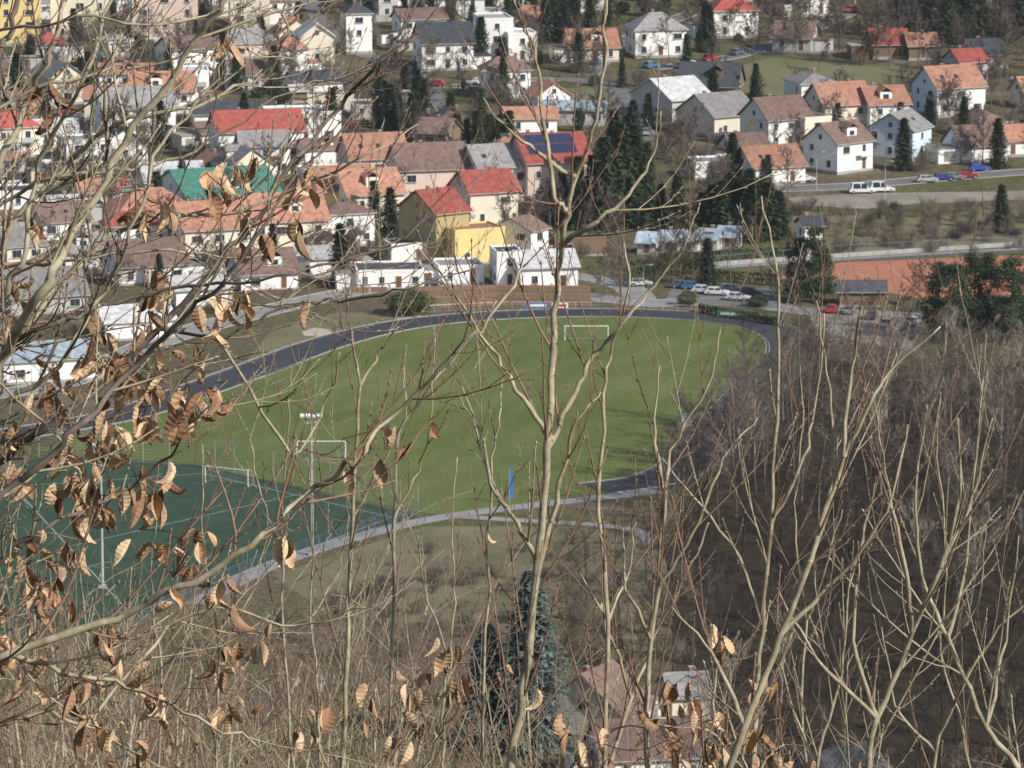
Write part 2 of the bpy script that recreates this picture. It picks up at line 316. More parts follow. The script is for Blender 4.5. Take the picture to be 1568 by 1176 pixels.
KEY=[
(664,402,62,12,3,36,'olive','red','gable',dict(name='yellow_house',annex=False,hs=3.0,hr=3.6)),
(722,405,84,8,2,24,'yellow','orange','flat',dict(name='yellow_house_wing',annex=False,hs=3.0)),
(740,372,78,11,3,22,'cream','red','gable',dict(name='cream_house',annex=False,hs=3.1,hr=3.4)),
(796,400,46,9,2,55,'white','brown','gable',dict(annex=False,hs=2.7)),
(620,402,58,7,1,15,'white','dark','flat',dict()),
(560,352,90,12,2,20,'cream','orange','gable',dict(hs=3.2)),
(655,312,110,12,2,14,'pink','brown','gable',dict(annex=False,hs=3.2)),
(570,295,90,12,2,14,'pink','orange','gable',dict(annex=False,hs=3.2)),
(755,312,80,12,2,20,'white','grey','gable',dict(annex=False,hs=3.4)),
(840,310,105,13,2,20,'pink','red','gable',dict(solar=True,annex=False,hs=3.8)),
(330,345,150,22,1,20,'white','teal','gable',dict(name='sports_hall',annex=False,hr=4,hs=5)),
(700,436,70,9,1,10,'white','grey','flat',dict(name='shop_building')),
(775,440,40,8,2,10,'white','dark','flat',dict(name='shop_building',annex=False)),
(832,442,90,10,1,12,'white','light','gable',dict(name='shop_building',annex=False,hr=2.4,hs=3.6)),
(885,392,80,7,1,8,'wood','green','flat',dict(name='garden_pavilion',annex=False)),
(1085,275,55,8,1,12,'white','grey','flat',dict(annex=False)),
(1178,283,88,10,1,24,'white','orange','gable',dict(annex=False,hs=3.2)),
(1140,255,60,9,1,20,'white','brown','gable',dict()),
(1190,228,80,11,2,30,'white','brown','gable',dict()),
(1236,228,48,9,2,30,'cream','brown','flat',dict()),
(1285,205,80,11,2,20,'cream','orange','gable',dict()),
(1352,205,64,11,2,15,'white','orange','gable',dict()),
(1455,178,84,11,2,25,'white','orange','gable',dict(wm2=W['blue'],annex=False)),
(1480,138,45,9,2,20,'grey','red','gable',dict()),
(1380,245,66,10,2,60,'blue','grey','gable',dict(annex=False)),
(1495,248,74,10,1,20,'white','brown','gable',dict()),
(1545,240,55,9,1,10,'white','orange','gable',dict()),
(1285,265,74,10,2,40,'white','brown','gable',dict()),
(1100,210,80,14,1,32,'cream','grey','gable',dict(name='barn',hs=4.0,annex=False)),
(1030,185,75,16,1,32,'grey','light','gable',dict(name='barn',hs=4.0,annex=False)),
(1090,155,90,12,1,-10,'wood','dark','gable',dict(annex=False)),
(880,192,95,7,1,-4,'grey','bluegrey','gable',dict(name='greenhouse',hr=1.5,annex=False,door=False)),
(755,92,50,11,3,10,'white','light','flat',dict()),
(795,95,44,9,2,10,'white','light','flat',dict()),
(678,108,80,11,2,12,'white','dark','gable',dict()),
(905,95,75,10,1,10,'cream','orange','gable',dict()),
(1005,88,80,10,2,12,'white','grey','hip',dict()),
(1120,58,70,10,2,12,'white','red','hip',dict()),
(440,118,50,10,2,10,'white','orange','hip',dict()),
(545,82,40,9,3,10,'white','dark','hip',dict()),
(460,220,110,11,2,12,'white','light','flat',dict(annex=False)),
(120,60,90,12,4,5,'cream','light','flat',dict(name='apartment_block',annex=False)),
(250,70,100,12,4,5,'pink','light','flat',dict(name='apartment_block',annex=False)),
(25,70,70,12,4,5,'yellow','grey','flat',dict(name='apartment_block',annex=False)),
(380,60,60,12,4,5,'cream','light','flat',dict(name='apartment_block',annex=False)),
(1240,25,50,9,2,10,'white','dark','gable',dict()),(1360,90,55,9,1,8,'wood','red','gable',dict()),(1410,92,45,8,1,8,'wood','orange','gable',dict()),
(1510,105,60,8,1,8,'grey','dark','gable',dict()),(1220,80,60,9,1,-15,'grey','brown','gable',dict()),
(60,585,150,12,1,20,'white','bluegrey','gable',dict(name='depot_building',annex=False,hr=2,hs=3.4)),
(200,520,110,10,1,20,'white','light','gable',dict(name='depot_building',annex=False,hr=2)),
(60,480,120,11,1,20,'grey','grey','gable',dict(annex=False)),
(300,470,90,9,1,20,'white','light','gable',dict(hr=1.8)),
(320,405,110,12,2,20,'cream','orange','gable',dict(hs=3.2)),(430,392,120,12,2,18,'cream','orange','gable',dict(hs=3.2)),(220,435,110,11,1,20,'white','brown','gable',dict(hs=3.2)),
(480,425,90,10,1,18,'white','light','gable',dict(hr=1.5,hs=3.2)),(400,445,90,10,1,18,'white','brown','gable',dict()),(520,345,90,11,2,18,'yellow','orange','gable',dict(hs=3.2)),
(670,250,50,9,2,-20,'wood','brown','gable',dict()),
(1240,395,28,5,2,15,'white','dark','gable',dict(annex=False)),
(1320,470,70,6,1,0,'wood','dark','gable',dict(name='clubhouse',annex=False,hr=1.4,hs=2.5)),
(915,1135,100,11,1,62,'cream','brown','gable',dict(hr=4.6)),
(985,1200,150,10,1,10,'white','brown','gable',dict(hr=3.4)),
(1050,1105,60,8,1,10,'cream','grey','gable',dict(hr=2)),
(1280,1250,130,10,1,40,'grey','dark','gable',dict()),
]
for k in KEY:
    hpx(*k[:9],**k[9])
for i,(u,v) in enumerate([(995,390),(1028,388),(1058,387),(1088,385),(1118,381)]):
    hpx(u,v,30,4.5,1,-15,'grey','bluegrey','gable',name='garden_shed',annex=False,hr=1.5,hs=2.1,door=True)
EXC=[(820,95,1430,160),(830,190,1200,470),(1190,255,1800,520),(600,395,1200,900),(-400,445,1600,1300),(1170,0,1800,118)]
def blocked(x,y,rad):
    u,v=proj(Vector((x,y,h(x,y))))
    for a in EXC:
        if a[0]<u<a[2] and a[1]<v<a[3]: return True
    for o in occ:
        if (o[0]-x)**2+(o[1]-y)**2<(o[2]+rad)**2: return True
    return False
ROOFS=['orange','orange','orange','brown','brown','red','grey','grey','dark','grey','light','orange']
WALLS=['white','white','white','white','white','cream','cream','cream','pink','grey']
RH=random.Random(5); n=0
for it in range(10000):
    y=RH.uniform(985,1620); x=RH.uniform(-160,160); u,v=proj(Vector((x,y,h(x,y))))
    if v<-250: continue
    rad=(6.8 if v>150 else 9) if u<620 else (11 if u<1000 else 14)
    if u<620 and v>330 : rad=6.2
    if blocked(x,y,rad): continue
    rt=RH.choice(['gable','gable','gable','hip','flat']); big=RH.random()<.18; w=RH.uniform(7,12)*(1.5 if big else 1)
    rot=RH.choice([14,14,18,-70,-72,10])+RH.uniform(-14,14)
    if big: rot=RH.uniform(5,25)
    house(x,y,rot,w,RH.uniform(6.5,9.5)+(2 if big else 0),RH.choice([1,1,2,2]),rt,W[RH.choice(WALLS)],RF[RH.choice(ROOFS if rt!='flat' else ['grey','light','dark'])],rng=RH,hr=(None if RH.random()<.6 else RH.uniform(1.5,2.6)) if rt!='flat' else None,garden=True)
    occ.append((x,y,6.0 if not big else 8)); n+=1
    if RH.random()<.6:
        sx,sy=x+RH.uniform(-11,11),y+RH.choice((-9,9))
        if not blocked(sx,sy,1.0):
            house(sx,sy,rot,RH.uniform(3.5,6),RH.uniform(3,4.5),1,RH.choice(['gable','flat']),W[RH.choice(['white','grey','wood'])],RF[RH.choice(['grey','brown','light','dark'])],rng=RH,annex=False,hs=2.3,name='garden_shed',hr=1.1); occ.append((sx,sy,3))
print('fill houses',n)
# ------------------------------------------------------------ tree generators
def rdir(rng,d,ang):
    a=d.cross(Vector((rng.gauss(0,1),rng.gauss(0,1),rng.gauss(0,1))))
    if a.length<1e-4: a=Vector((1,0,0))
    a.normalize(); return (d*math.cos(ang)+a*math.sin(ang)).normalized()
def grow(mb,rng,p,d,L,r,lvl,S,tips=None):
    s=S[lvl]; pts=[p.copy()]; rad=[r]; n=s['n']; q=p.copy(); dd=d.copy()
    rend=r*s.get('end',.45)
    for i in range(n):
        dd=dd+Vector((rng.gauss(0,1),rng.gauss(0,1),rng.gauss(0,1)))*s['wig']+Vector((0,0,s['up'])); dd.normalize()
        q=q+dd*(L/n); pts.append(q.copy()); rad.append(r+(rend-r)*(i+1)/n)
    mb.tube(pts,rad,s['sides'],s['mat'])
    if tips is not None and lvl==len(S)-1: tips.append((q.copy(),dd.copy()))
    if lvl+1<len(S):
        c=S[lvl+1]; k=c['num']; st=c['start']
        for j in range(k):
            t=st+(1-st)*(j+rng.random())/k; f=t*n; i=min(int(f),n-1); pp=pts[i].lerp(pts[i+1],f-i)
            dl=(pts[i+1]-pts[i]).normalized(); rr=(rad[i]*(1-(f-i))+rad[i+1]*(f-i))
            grow(mb,rng,pp,rdir(rng,dl,c['ang']*rng.uniform(.7,1.3)),L*c['len']*(1.15-.6*t)*rng.uniform(.7,1.25),max(rr*c['rr'],c.get('rmin',0)),lvl+1,S,tips)
def bare_tree(seed,H,tw,bk=None,spread=1.0,th=1.0,last=2):
    rng=random.Random(seed); mb=MB(); bk=bk or FBARK
    S=[dict(n=6,wig=.05,up=.05,sides=5,mat=bk,end=.3),
       dict(num=10,start=.25,ang=.75*spread,len=.5,rr=.5,n=4,wig=.12,up=.10,sides=3,mat=bk),
       dict(num=8,start=.15,ang=.7,len=.42,rr=.5,n=2,wig=.15,up=.06,sides=3,mat=tw,rmin=.035*th),
       dict(num=6,start=.1,ang=.65,len=.5,rr=.6,n=1,wig=.15,up=.05,sides=3,mat=tw,rmin=.022*th),
       dict(num=last,start=.2,ang=.6,len=.55,rr=.7,n=1,wig=.1,up=.05,sides=3,mat=tw,rmin=.016*th)]
    grow(mb,rng,Vector((0,0,-.5)),Vector((0,0,1)),H,H*.013,0,S)
    return mb.mesh('bare_tree_mesh')
TREES=[bare_tree(s,15,FTWIG) for s in (1,2,3)]+[bare_tree(5,15,FTWIG2,spread=1.1),bare_tree(7,15,FTWIGL,FBARKL),bare_tree(8,15,FTWIGL,FBARKL,spread=.7)]
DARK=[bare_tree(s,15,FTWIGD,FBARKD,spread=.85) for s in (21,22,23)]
TT=[bare_tree(s,7.5,FTWIG,spread=1.15,th=1.3,last=2) for s in (11,12)]+[bare_tree(13,7,FTWIG2,spread=1.2,th=1.3),bare_tree(14,9,FTWIG,spread=.8,th=1.4)]
def bush_mesh(seed,tw):
    rng=random.Random(seed); mb=MB()
    S=[dict(n=3,wig=.1,up=.1,sides=3,mat=tw,end=.4),
       dict(num=8,start=.1,ang=.7,len=.6,rr=.6,n=2,wig=.15,up=.08,sides=3,mat=tw,rmin=.02),
       dict(num=5,start=.1,ang=.7,len=.55,rr=.7,n=1,wig=.1,up=.05,sides=3,mat=tw,rmin=.016)]
    for i in range(14): grow(mb,rng,Vector((rng.gauss(0,.5),rng.gauss(0,.5),-.2)),rdir(rng,Vector((0,0,1)),rng.uniform(.1,.8)),rng.uniform(2,3.6),.03,0,S)
    return mb.mesh('bush_mesh')
BUSH=[bush_mesh(1,FTWIG),bush_mesh(2,FTWIG2),bush_mesh(3,FTWIGL)]
def conifer(seed,H,Rb,m,whorls=30,nb=9,nf=9,fs=.5,pw=.85):
    rng=random.Random(seed); mb=MB(); mb.tube([Vector((0,0,-.5)),Vector((0,0,H*.6)),Vector((0,0,H))],[H*.014,H*.008,.02],6,FBARK)
    for w in range(whorls):
        t=(w+.5)/whorls; z=H*(.04+.95*t); rr=Rb*(1-t)**pw*rng.uniform(.8,1.1)+.15
        for k in range(nb):
            a=6.283*(k+rng.random())/nb; L=rr*rng.uniform(.6,1.15); dr=Vector((math.cos(a),math.sin(a),-.28+.5*t))
            tip=Vector((0,0,z))+dr*L; mb.tube([Vector((0,0,z)),tip],[.04,.012],3,FBARK)
            for i in range(nf):
                s=rng.uniform(.2,1.05); c=Vector((0,0,z))+dr*(L*s)+Vector((rng.gauss(0,.12),rng.gauss(0,.12),rng.gauss(-.05,.1)))*fs*1.6
                side=Vector((-math.sin(a),math.cos(a),rng.uniform(-.3,.3)))*fs*rng.uniform(.3,.6); out=(dr+Vector((rng.gauss(0,.4),rng.gauss(0,.4),rng.gauss(-.15,.35)))).normalized()*fs*rng.uniform(.6,1.3)
                mb.face([c-side,c+side,c+out+side*.2,c+out-side*.2],m)
    return mb.mesh('conifer_mesh')
SPRUCE=[conifer(1,16,3.6,SPR,30,10,10,.7),conifer(2,16,2.9,SPR,34,9,9,.65)]
CYP=[conifer(5,14,2.2,SPR,40,9,10,.6,.55),conifer(6,12,1.9,HEDGE,36,9,10,.6,.5)]
def pine(seed,H=14):
    rng=random.Random(seed); mb=MB(); tr=[Vector((0,0,-.5)),Vector((.2,.1,H*.5)),Vector((0,.3,H*.95))]; mb.tube(tr,[.25,.18,.05],6,FBARK)
    for k in range(70):
        t=rng.uniform(.12,1); z=H*t; a=rng.random()*6.283; L=(3.6*(1-((t-.42)/.64)**2)+.4)*rng.uniform(.4,1); tip=Vector((math.cos(a)*L,math.sin(a)*L,z+rng.uniform(-.2,.8)))
        mb.tube([Vector((0,0,z-.5)),tip],[.07,.02],3,FBARK)
        for i in range(64):
            o=Vector((rng.gauss(0,1),rng.gauss(0,1),rng.gauss(0,.6)))*.55; c=tip.lerp(Vector((0,0,z)),rng.uniform(0,.45))+o
            d1=Vector((rng.gauss(0,1),rng.gauss(0,1),rng.gauss(0,1))).normalized()*.38; d2=Vector((rng.gauss(0,1),rng.gauss(0,1),rng.gauss(.5,1))).normalized()*.24
            mb.face([c-d1,c+d2,c+d1],SPR)
    return mb.mesh('pine_mesh')
PINE=[pine(1),pine(2)]
def leafy(seed,m,rx,ry,rz,n,fs):
    rng=random.Random(seed); mb=MB()
    for i in range(5): mb.tube([Vector((0,0,-.3)),Vector((rng.gauss(0,.3)*rx,rng.gauss(0,.3)*ry,rz*1.2))],[.06,.02],3,FBARK)
    for i in range(n):
        d=Vector((rng.gauss(0,1),rng.gauss(0,1),rng.gauss(0,1))).normalized(); s=rng.uniform(.7,1.05)*(1+.15*math.sin(7*d.x+seed)+.12*math.sin(9*d.z))
        c=Vector((d.x*rx*s,d.y*ry*s,rz+d.z*rz*s)); a=Vector((rng.gauss(0,1),rng.gauss(0,1),rng.gauss(0,1))).normalized()*fs; bb=Vector((rng.gauss(0,1),rng.gauss(0,1),rng.gauss(0,1))).normalized()*fs*.6
        mb.face([c-a,c+bb,c+a,c-bb],m)
    return mb.mesh('leafy_mesh')
EVER=leafy(1,HEDGE,2,2,1.7,2600,.16); CHAM=leafy(3,SPR,1.3,1.3,3,2600,.18)
def put(name,me,u,v,H,base,parent=None,yaw=None,wx=1):
    p=P(u,v); s=H/base; return link(name,me,p,R.uniform(0,6.28) if yaw is None else yaw,parent,(s*wx,s*wx,s))
for u,v,H in [(862,345,10),(885,350,14),(905,340,13),(925,352,18),(950,345,20),(972,340,19),(990,335,15),(940,325,20),(965,322,19),(1012,352,9),(845,340,8)]: put('spruce_tree',SPRUCE[R.randint(0,1)],u,v,H,16,wx=1.15)
for u,v,H in [(1075,358,8),(1090,362,10),(1105,364,11),(1122,362,11.5),(1140,365,11.5),(1158,366,11.5),(1175,366,11),(1192,364,9),(1118,352,11),(1148,350,11.5),(1170,352,10.5)]: put('spruce_tree',SPRUCE[0],u,v,H,16,wx=1.6)
for u,v,H in [(1222,460,11),(1245,464,13.5),(1262,457,9),(1212,462,7)]: put('pine_tree',PINE[0],u,v,H,14,wx=.95)
for u,v,H in [(1435,512,12),(1460,525,13),(1490,520,14),(1515,515,13.5),(1550,525,14),(1590,520,14)]: put('pine_tree',PINE[1],u,v,H,14,wx=1.0)
for u,v,H in [(700,225,7),(715,226,6),(730,228,8),(750,226,7),(765,227,7),(780,228,8),(800,225,7),(735,200,9),(690,200,8)]: put('thuja_tree',CYP[1],u,v,H,12,wx=1.3)
for u,v,H in [(125,150,9),(145,155,8),(135,148,10),(300,90,9),(690,55,12),(660,50,11),(640,45,9),(850,60,13),(880,62,12),(905,50,12),(835,65,11),(865,40,13),(750,20,10),(990,25,11),(1015,28,9),(1390,60,13),(1420,55,15),(1450,65,13),(1480,60,14),(1500,52,14),(1530,62,13),(1560,55,14),(1400,30,13),(1370,25,12),(1480,30,14),(1540,28,14),(230,25,9),(170,30,9),(580,150,8),(1080,60,9),(620,150,8),(640,170,9),(500,20,10),(720,15,11),(600,20,12),(620,60,10),(790,30,12),(815,45,12),(930,60,10),(610,200,9),(630,215,10),(650,185,9),(590,180,8)]: put('spruce_tree',SPRUCE[1],u,v,H,16,wx=1.35)
put('round_bush',EVER,627,482,4.2,3.4,wx=1.6); put('round_bush',EVER,1053,468,2.5,3.4,wx=1.2); put('round_bush',EVER,1160,470,2,3.4,wx=1.5)
bs=empty('blue_spruce'); me=conifer(9,22,5.6,BSPR,60,13,26,.5,.7); p=P(812,1150); bs.location=p; link('crown',me,(0,0,0),0,bs)
me2=conifer(19,15,4.6,BSPR,44,12,24,.5,.7); o=empty('blue_spruce'); o.location=P(745,1145); link('crown',me2,(0,0,0),0,o)
def hedge(name,pl,w,H,m=HEDGE):
    pts=cat([P(u,v) for u,v in pl],6); mb=MB(); L=sum((b-a).length for a,b in zip(pts,pts[1:]))
    rng=random.Random(3)
    for i in range(int(L*90)):
        k=rng.randrange(len(pts)-1); c=pts[k].lerp(pts[k+1],rng.random()); c=c+Vector((0,rng.uniform(-w/2,w/2),0)); e=rng.random(); c.z+=H*(1-e*e*.9)+rng.gauss(0,.08)
        a=Vector((rng.gauss(0,1),rng.gauss(0,1),rng.gauss(0,1))).normalized()*.22; b2=Vector((rng.gauss(0,1),rng.gauss(0,1),rng.gauss(0,1))).normalized()*.16
        mb.face([c-a,c+b2,c+a,c-b2],m)
    mb.obj(name)
hedge('hedge',[(960,440),(1010,436),(1090,430)],2,3.4); hedge('hedge',[(1090,430),(1190,438)],1.6,2); hedge('hedge',[(1010,406),(1110,400),(1200,396)],1.5,2); hedge('hedge',[(1070,478),(1190,498)],1.5,1.4); hedge('hedge',[(965,425),(1080,418)],1.5,3)
# woodland
wood=empty('bare_woodland'); RW=random.Random(8)
def inpoly(u,v,pl):
    c=False; j=len(pl)-1
    for i in range(len(pl)):
        if (pl[i][1]>v)!=(pl[j][1]>v) and u<(pl[j][0]-pl[i][0])*(v-pl[i][1])/(pl[j][1]-pl[i][1])+pl[i][0]: c=not c
        j=i
    return c
WP=[(1225,560),(1330,560),(1800,545),(1900,1500),(1060,1500),(1110,1150),(1080,1000),(1040,850),(1065,770),(1100,725),(1160,650),(1210,590)]
pts=[]
for it in range(6000):
    x=RW.uniform(8,140); y=RW.uniform(520,930); u,v=proj(Vector((x,y,0)))
    if not inpoly(u,v,WP): continue
    if any((x-a)**2+(y-b2)**2<(32 if v<780 else 44) for a,b2 in pts): continue
    pts.append((x,y)); s=RW.uniform(.6,1.2)
    if v<720: s=min(s,max(.3,(v-RW.uniform(480,515))/145))
    low=RW.random()<min(1,max(0,(v-740)/130))  # shade-darkened trees picked more often towards the lower wood
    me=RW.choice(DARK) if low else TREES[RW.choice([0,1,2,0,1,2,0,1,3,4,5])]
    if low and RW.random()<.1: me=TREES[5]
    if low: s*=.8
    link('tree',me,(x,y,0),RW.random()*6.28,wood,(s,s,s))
print('wood',len(pts))
for u,v,s in [(1230,575,.45),(1205,605,.5),(1180,630,.5),(1160,650,.5),(1140,672,.55),(1120,695,.5),(1100,715,.55),(1085,735,.6),(1068,755,.7),(1050,775,.7),(1040,745,.6),(1020,768,.55),(1062,705,.6),(1078,715,.65),(1035,760,.7)]: link('tree',TREES[RW.choice([0,1,2])],P(u,v),u,wood,(s*1.3,s*1.3,s))
ln=empty('valley_thicket')
for it in range(80):
    u=RW.uniform(-150,1050); v=RW.uniform(985,1330)
    if 600<u<1080 and RW.random()<.8: continue
    p=P(u,v); s=RW.uniform(.4,.75); link('tree',TREES[RW.choice([3,3,0,4])],p,RW.random()*6.28,ln,(s,s,s))
for it in range(240):
    u=RW.uniform(100,1060); v=RW.uniform(832,1020)
    if u<640 and v<1030-(u-200)*.35: continue
    if u<820 and RW.random()<.2: continue
    p=P(u,v); s=RW.uniform(.35,1.0); link('bush',RW.choice(BUSH),p,RW.random()*6.28,ln,(s,s,s*.8))
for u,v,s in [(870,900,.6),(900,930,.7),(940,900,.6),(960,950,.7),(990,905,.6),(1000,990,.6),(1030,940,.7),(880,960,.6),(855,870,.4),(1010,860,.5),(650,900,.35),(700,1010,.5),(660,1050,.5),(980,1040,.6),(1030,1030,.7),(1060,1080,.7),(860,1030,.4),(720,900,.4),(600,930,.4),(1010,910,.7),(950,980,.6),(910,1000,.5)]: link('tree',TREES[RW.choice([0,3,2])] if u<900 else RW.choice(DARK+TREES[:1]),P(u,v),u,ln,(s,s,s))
for u,v,s in [(930,1180,.4),(960,1150,.45),(1010,1190,.45),(1080,1180,.6)]: link('tree',TREES[4],P(u,v),u,ln,(s,s,s))
gt=empty('garden_trees')
c=0
for it in range(7000):
    y=RW.uniform(960,1600); x=RW.uniform(-160,160); u,v=proj(Vector((x,y,h(x,y))))
    if v<-200 or v>440: continue
    if u>1190 and 285<v<400 and RW.random()<.96: continue
    if 600<u<1000 and v>395: continue
    if inpoly(u,v,[(1060,120),(1180,88),(1400,105),(1420,150),(1250,152),(1130,140)]) and RW.random()<.85: continue
    if 1150<u and 262<v<292: continue
    if u>1130 and v>385: continue
    if 960<u<1140 and 365<v<395: continue
    if any((a-x)**2+(b2-y)**2<(r*.62+.3)**2 for a,b2,r in occ): continue
    k=RW.random(); p=Vector((x,y,h(x,y)))
    if u>1150 and v<130 and k>.3: k=.3
    if k<.60:
        s=RW.uniform(.6,1.25)*(1.4 if (u>1150 and v<130) else 1); link('tree',RW.choice(TT),p,RW.random()*6.28,gt,(s*1.1,s*1.1,s))
    elif k<.78: s=RW.uniform(.5,1.2); link('bush',RW.choice(BUSH),p,RW.random()*6.28,gt,(s,s,s))
    elif k<.89: s=RW.uniform(.4,1); link('evergreen_bush',RW.choice([EVER,CHAM]),p,RW.random()*6.28,gt,(s,s,s))
    else: s=RW.uniform(.35,.7); link('conifer',RW.choice(SPRUCE),p,RW.random()*6.28,gt,(s*1.3,s*1.3,s))
    c+=1
    if c>1850: break
print('garden',c)
for it in range(170):
    u=RW.uniform(1200,1600); v=RW.uniform(320,392); p=P(u,v); s=RW.uniform(.3,.9); link('bush',RW.choice(BUSH),p,RW.random()*6.28,gt,(s,s,s))
for it in range(40):
    u=RW.uniform(-50,420); v=600-u*.3+RW.uniform(-60,-20); p=P(u,v); s=RW.uniform(.3,.8); link('bush',RW.choice(BUSH),p,RW.random()*6.28,gt,(s,s,s))
for u,v,s in [(940,458,1.1),(925,452,1),(950,450,1.2),(1215,480,1),(1300,500,.8),(1380,505,.9),(1190,470,.8),(60,600,1),(330,570,.7),(905,380,1),(1010,420,1),(1060,425,1.1),(640,255,1.2),(840,345,1),(1420,480,1.1),(1090,330,1.2),(1060,320,1.3),(1040,300,1.2),(1020,270,1.2),(1050,250,1.1),(1400,470,.9),(1180,455,.8)]: link('tree',TT[0],P(u,v),u,gt,(s,s,s))
# ------------------------------------------------------------ cars
PM={}
def car(u,v,rot,paint,van=False,pos=None):
    if paint not in PM: PM[paint]=mat('car_paint',paint,.3,.03,spec=.5)
    b=MB(); m=PM[paint]; L=4.3 if not van else 5.2; H=1.45 if not van else 2.1
    lo=[(-L/2,.35),(-L/2+.05,.8),(-L/2+.3,.92 if not van else 1.0),(L/2-1.1,.95),(L/2-.1,.75),(L/2,.35)]
    def ext(prof,w0,w1,mm):
        n=len(prof); A=[(x,-w0 if z<.95 else -w1,z) for x,z in prof]; B=[(x,-y,z) for x,y,z in A]
        b.face(A,mm); b.face(B[::-1],mm)
        for i in range(n):
            j=(i+1)%n; b.face([A[j],A[i],B[i],B[j]],mm)
    ext(lo,.86,.84,m)
    cab=[(-L/2+.35,.9),(-L/2+.6,H),(L*.08,H),(L*.27,.93)]
    A=[(x,-.82 if z<1 else -.66,z) for x,z in cab]; B=[(x,-y,z) for x,y,z in A]
    b.face(A,m); b.face(B[::-1],m); b.face([A[1],B[1],B[2],A[2]],m); b.face([A[0],B[0],B[1],A[1]],GLASS); b.face([A[2],B[2],B[3],A[3]],GLASS)
    for s in (-1,1):
        for x0,x1 in ((-L/2+.7,-.35),(-.28,L*.17)):
            b.face([(x0,s*.825,1.0),(x1,s*.825,1.0),(x1-.1,s*.70,H-.1),(x0+.1,s*.70,H-.1)],GLASS)
        for x in (-L/2+.8,L/2-.85):
            for k in range(12):
                a=k*math.pi/6; a2=a+math.pi/6
                p0=(x+.32*math.cos(a),.32+.32*math.sin(a)); p1=(x+.32*math.cos(a2),.32+.32*math.sin(a2))
                b.face([(p0[0],s*.68,p0[1]),(p1[0],s*.68,p1[1]),(p1[0],s*.89,p1[1]),(p0[0],s*.89,p0[1])],TYRE); b.face([(x,s*.89,.32),(p0[0],s*.89,p0[1]),(p1[0],s*.89,p1[1])],TYRE)
            b.box((x,s*.892,.32),(.3,.02,.3),METAL)
        b.box((L/2-.03,s*.6,.68),(.08,.3,.14),WHITE); b.box((-L/2+.0,s*.65,.75),(.08,.22,.18),REDP)
    b.obj('parked_car' if not van else 'parked_van',(pos or P(u,v))+Vector((0,0,.03)),math.radians(rot))
for a in [(1078,449,-15,(.6,.6,.6)),(1098,452,-15,(.7,.7,.7)),(1045,441,-10,(.1,.12,.15)),(1062,443,-10,(.05,.15,.3)),(980,438,10,(.6,.65,.6)),(1273,478,80,(.5,.02,.02)),(1300,480,80,(.3,.3,.32)),(1335,488,80,(.05,.05,.06)),(1445,276,5,(.03,.05,.2)),(1462,275,5,(.2,.2,.2)),(1482,273,5,(.35,.02,.03)),(1500,262,5,(.03,.08,.4)),(1420,279,5,(.4,.4,.4)),(610,432,10,(.5,.02,.02)),(590,434,10,(.6,.6,.6)),(1232,278,20,(.5,.5,.5)),(1400,497,60,(.5,.5,.5)),(1150,452,-15,(.05,.05,.06)),(560,436,12,(.1,.1,.12)),(1120,447,-15,(.2,.2,.22)),(1130,460,-15,(.55,.55,.57)),(660,437,8,(.08,.09,.12)),(700,447,4,(.5,.5,.5)),(1360,500,70,(.6,.6,.6))]: car(*a)
car(1350,294,5,(.7,.7,.7),True); car(1320,296,5,(.65,.68,.7),True)
RC=random.Random(2)
for i in range(26):
    q=RC.choice(STR[1:-1]); k=STR.index(q); t=(STR[min(k+1,len(STR)-1)]-q); q=q+Vector((RC.uniform(-1,1),RC.uniform(-1.5,1.5),0)); q.z=h(q.x,q.y)+.02
    car(0,0,math.degrees(math.atan2(t.y,t.x)),RC.choice([(.6,.6,.6),(.1,.12,.15),(.5,.02,.02),(.05,.15,.3),(.3,.3,.32)]),False,q)
# ------------------------------------------------------------ sports furniture
def goal(name,u,v,rot,w=7.32,H=2.44):
    b=MB(); V=Vector; X=w/2
    for a,c in ((V((-X,0,0)),V((-X,0,H))),(V((X,0,0)),V((X,0,H))),(V((-X,0,H)),V((X,0,H)))): b.tube([a,c],[.07,.07],8,WHITE)
    for s in (-X,X): b.tube([V((s,0,H)),V((s,.9,H)),V((s,2,0)),V((s,0,0.03))],[.04]*4,5,FADED)
    b.tube([V((-X,2,0.03)),V((X,2,0.03))],[.03]*2,5,METAL)
    for i in range(25):
        x=-X+i*w/24; b.tube([V((x,.9,H)),V((x,2,0))],[.006]*2,3,METAL)
    for j in range(9):
        t=j/8; b.tube([V((-X,.9+1.1*t,H*(1-t))),V((X,.9+1.1*t,H*(1-t)))],[.006]*2,3,METAL)
    b.obj(name,P(u,v),math.radians(rot))
goal('football_goal',898,521,0); goal('football_goal',347,742,-28); goal('football_goal',492,700,180)
def mast(u,v,H):
    b=MB(); V=Vector; b.tube([V((0,0,0)),V((0,0,H*.5)),V((0,0,H))],[.22,.16,.10],10,METAL); b.box((0,0,.15),(1,1,.5),CONC)
    b.tube([V((-1.4,0,H-.1)),V((1.4,0,H-.1))],[.07,.07],6,METAL); b.tube([V((-.9,0,H-.9)),V((.9,0,H-.9))],[.06,.06],6,METAL)
    for x in (-1.2,-.45,.45,1.2):
        b.hexa([(x-.32,-.4,H-.15),(x+.32,-.4,H-.15),(x+.32,.1,H+.05),(x-.32,.1,H+.05),(x-.32,-.55,H+.12),(x+.32,-.55,H+.12),(x+.3,.05,H+.4),(x-.3,.05,H+.4)],WHITE)
    for x in (-.7,.7): b.box((x,-.2,H-.8),(.5,.3,.35),METAL)
    b.obj('floodlight_mast',P(u,v))
mast(478,850,19.5); mast(157,900,19.5)
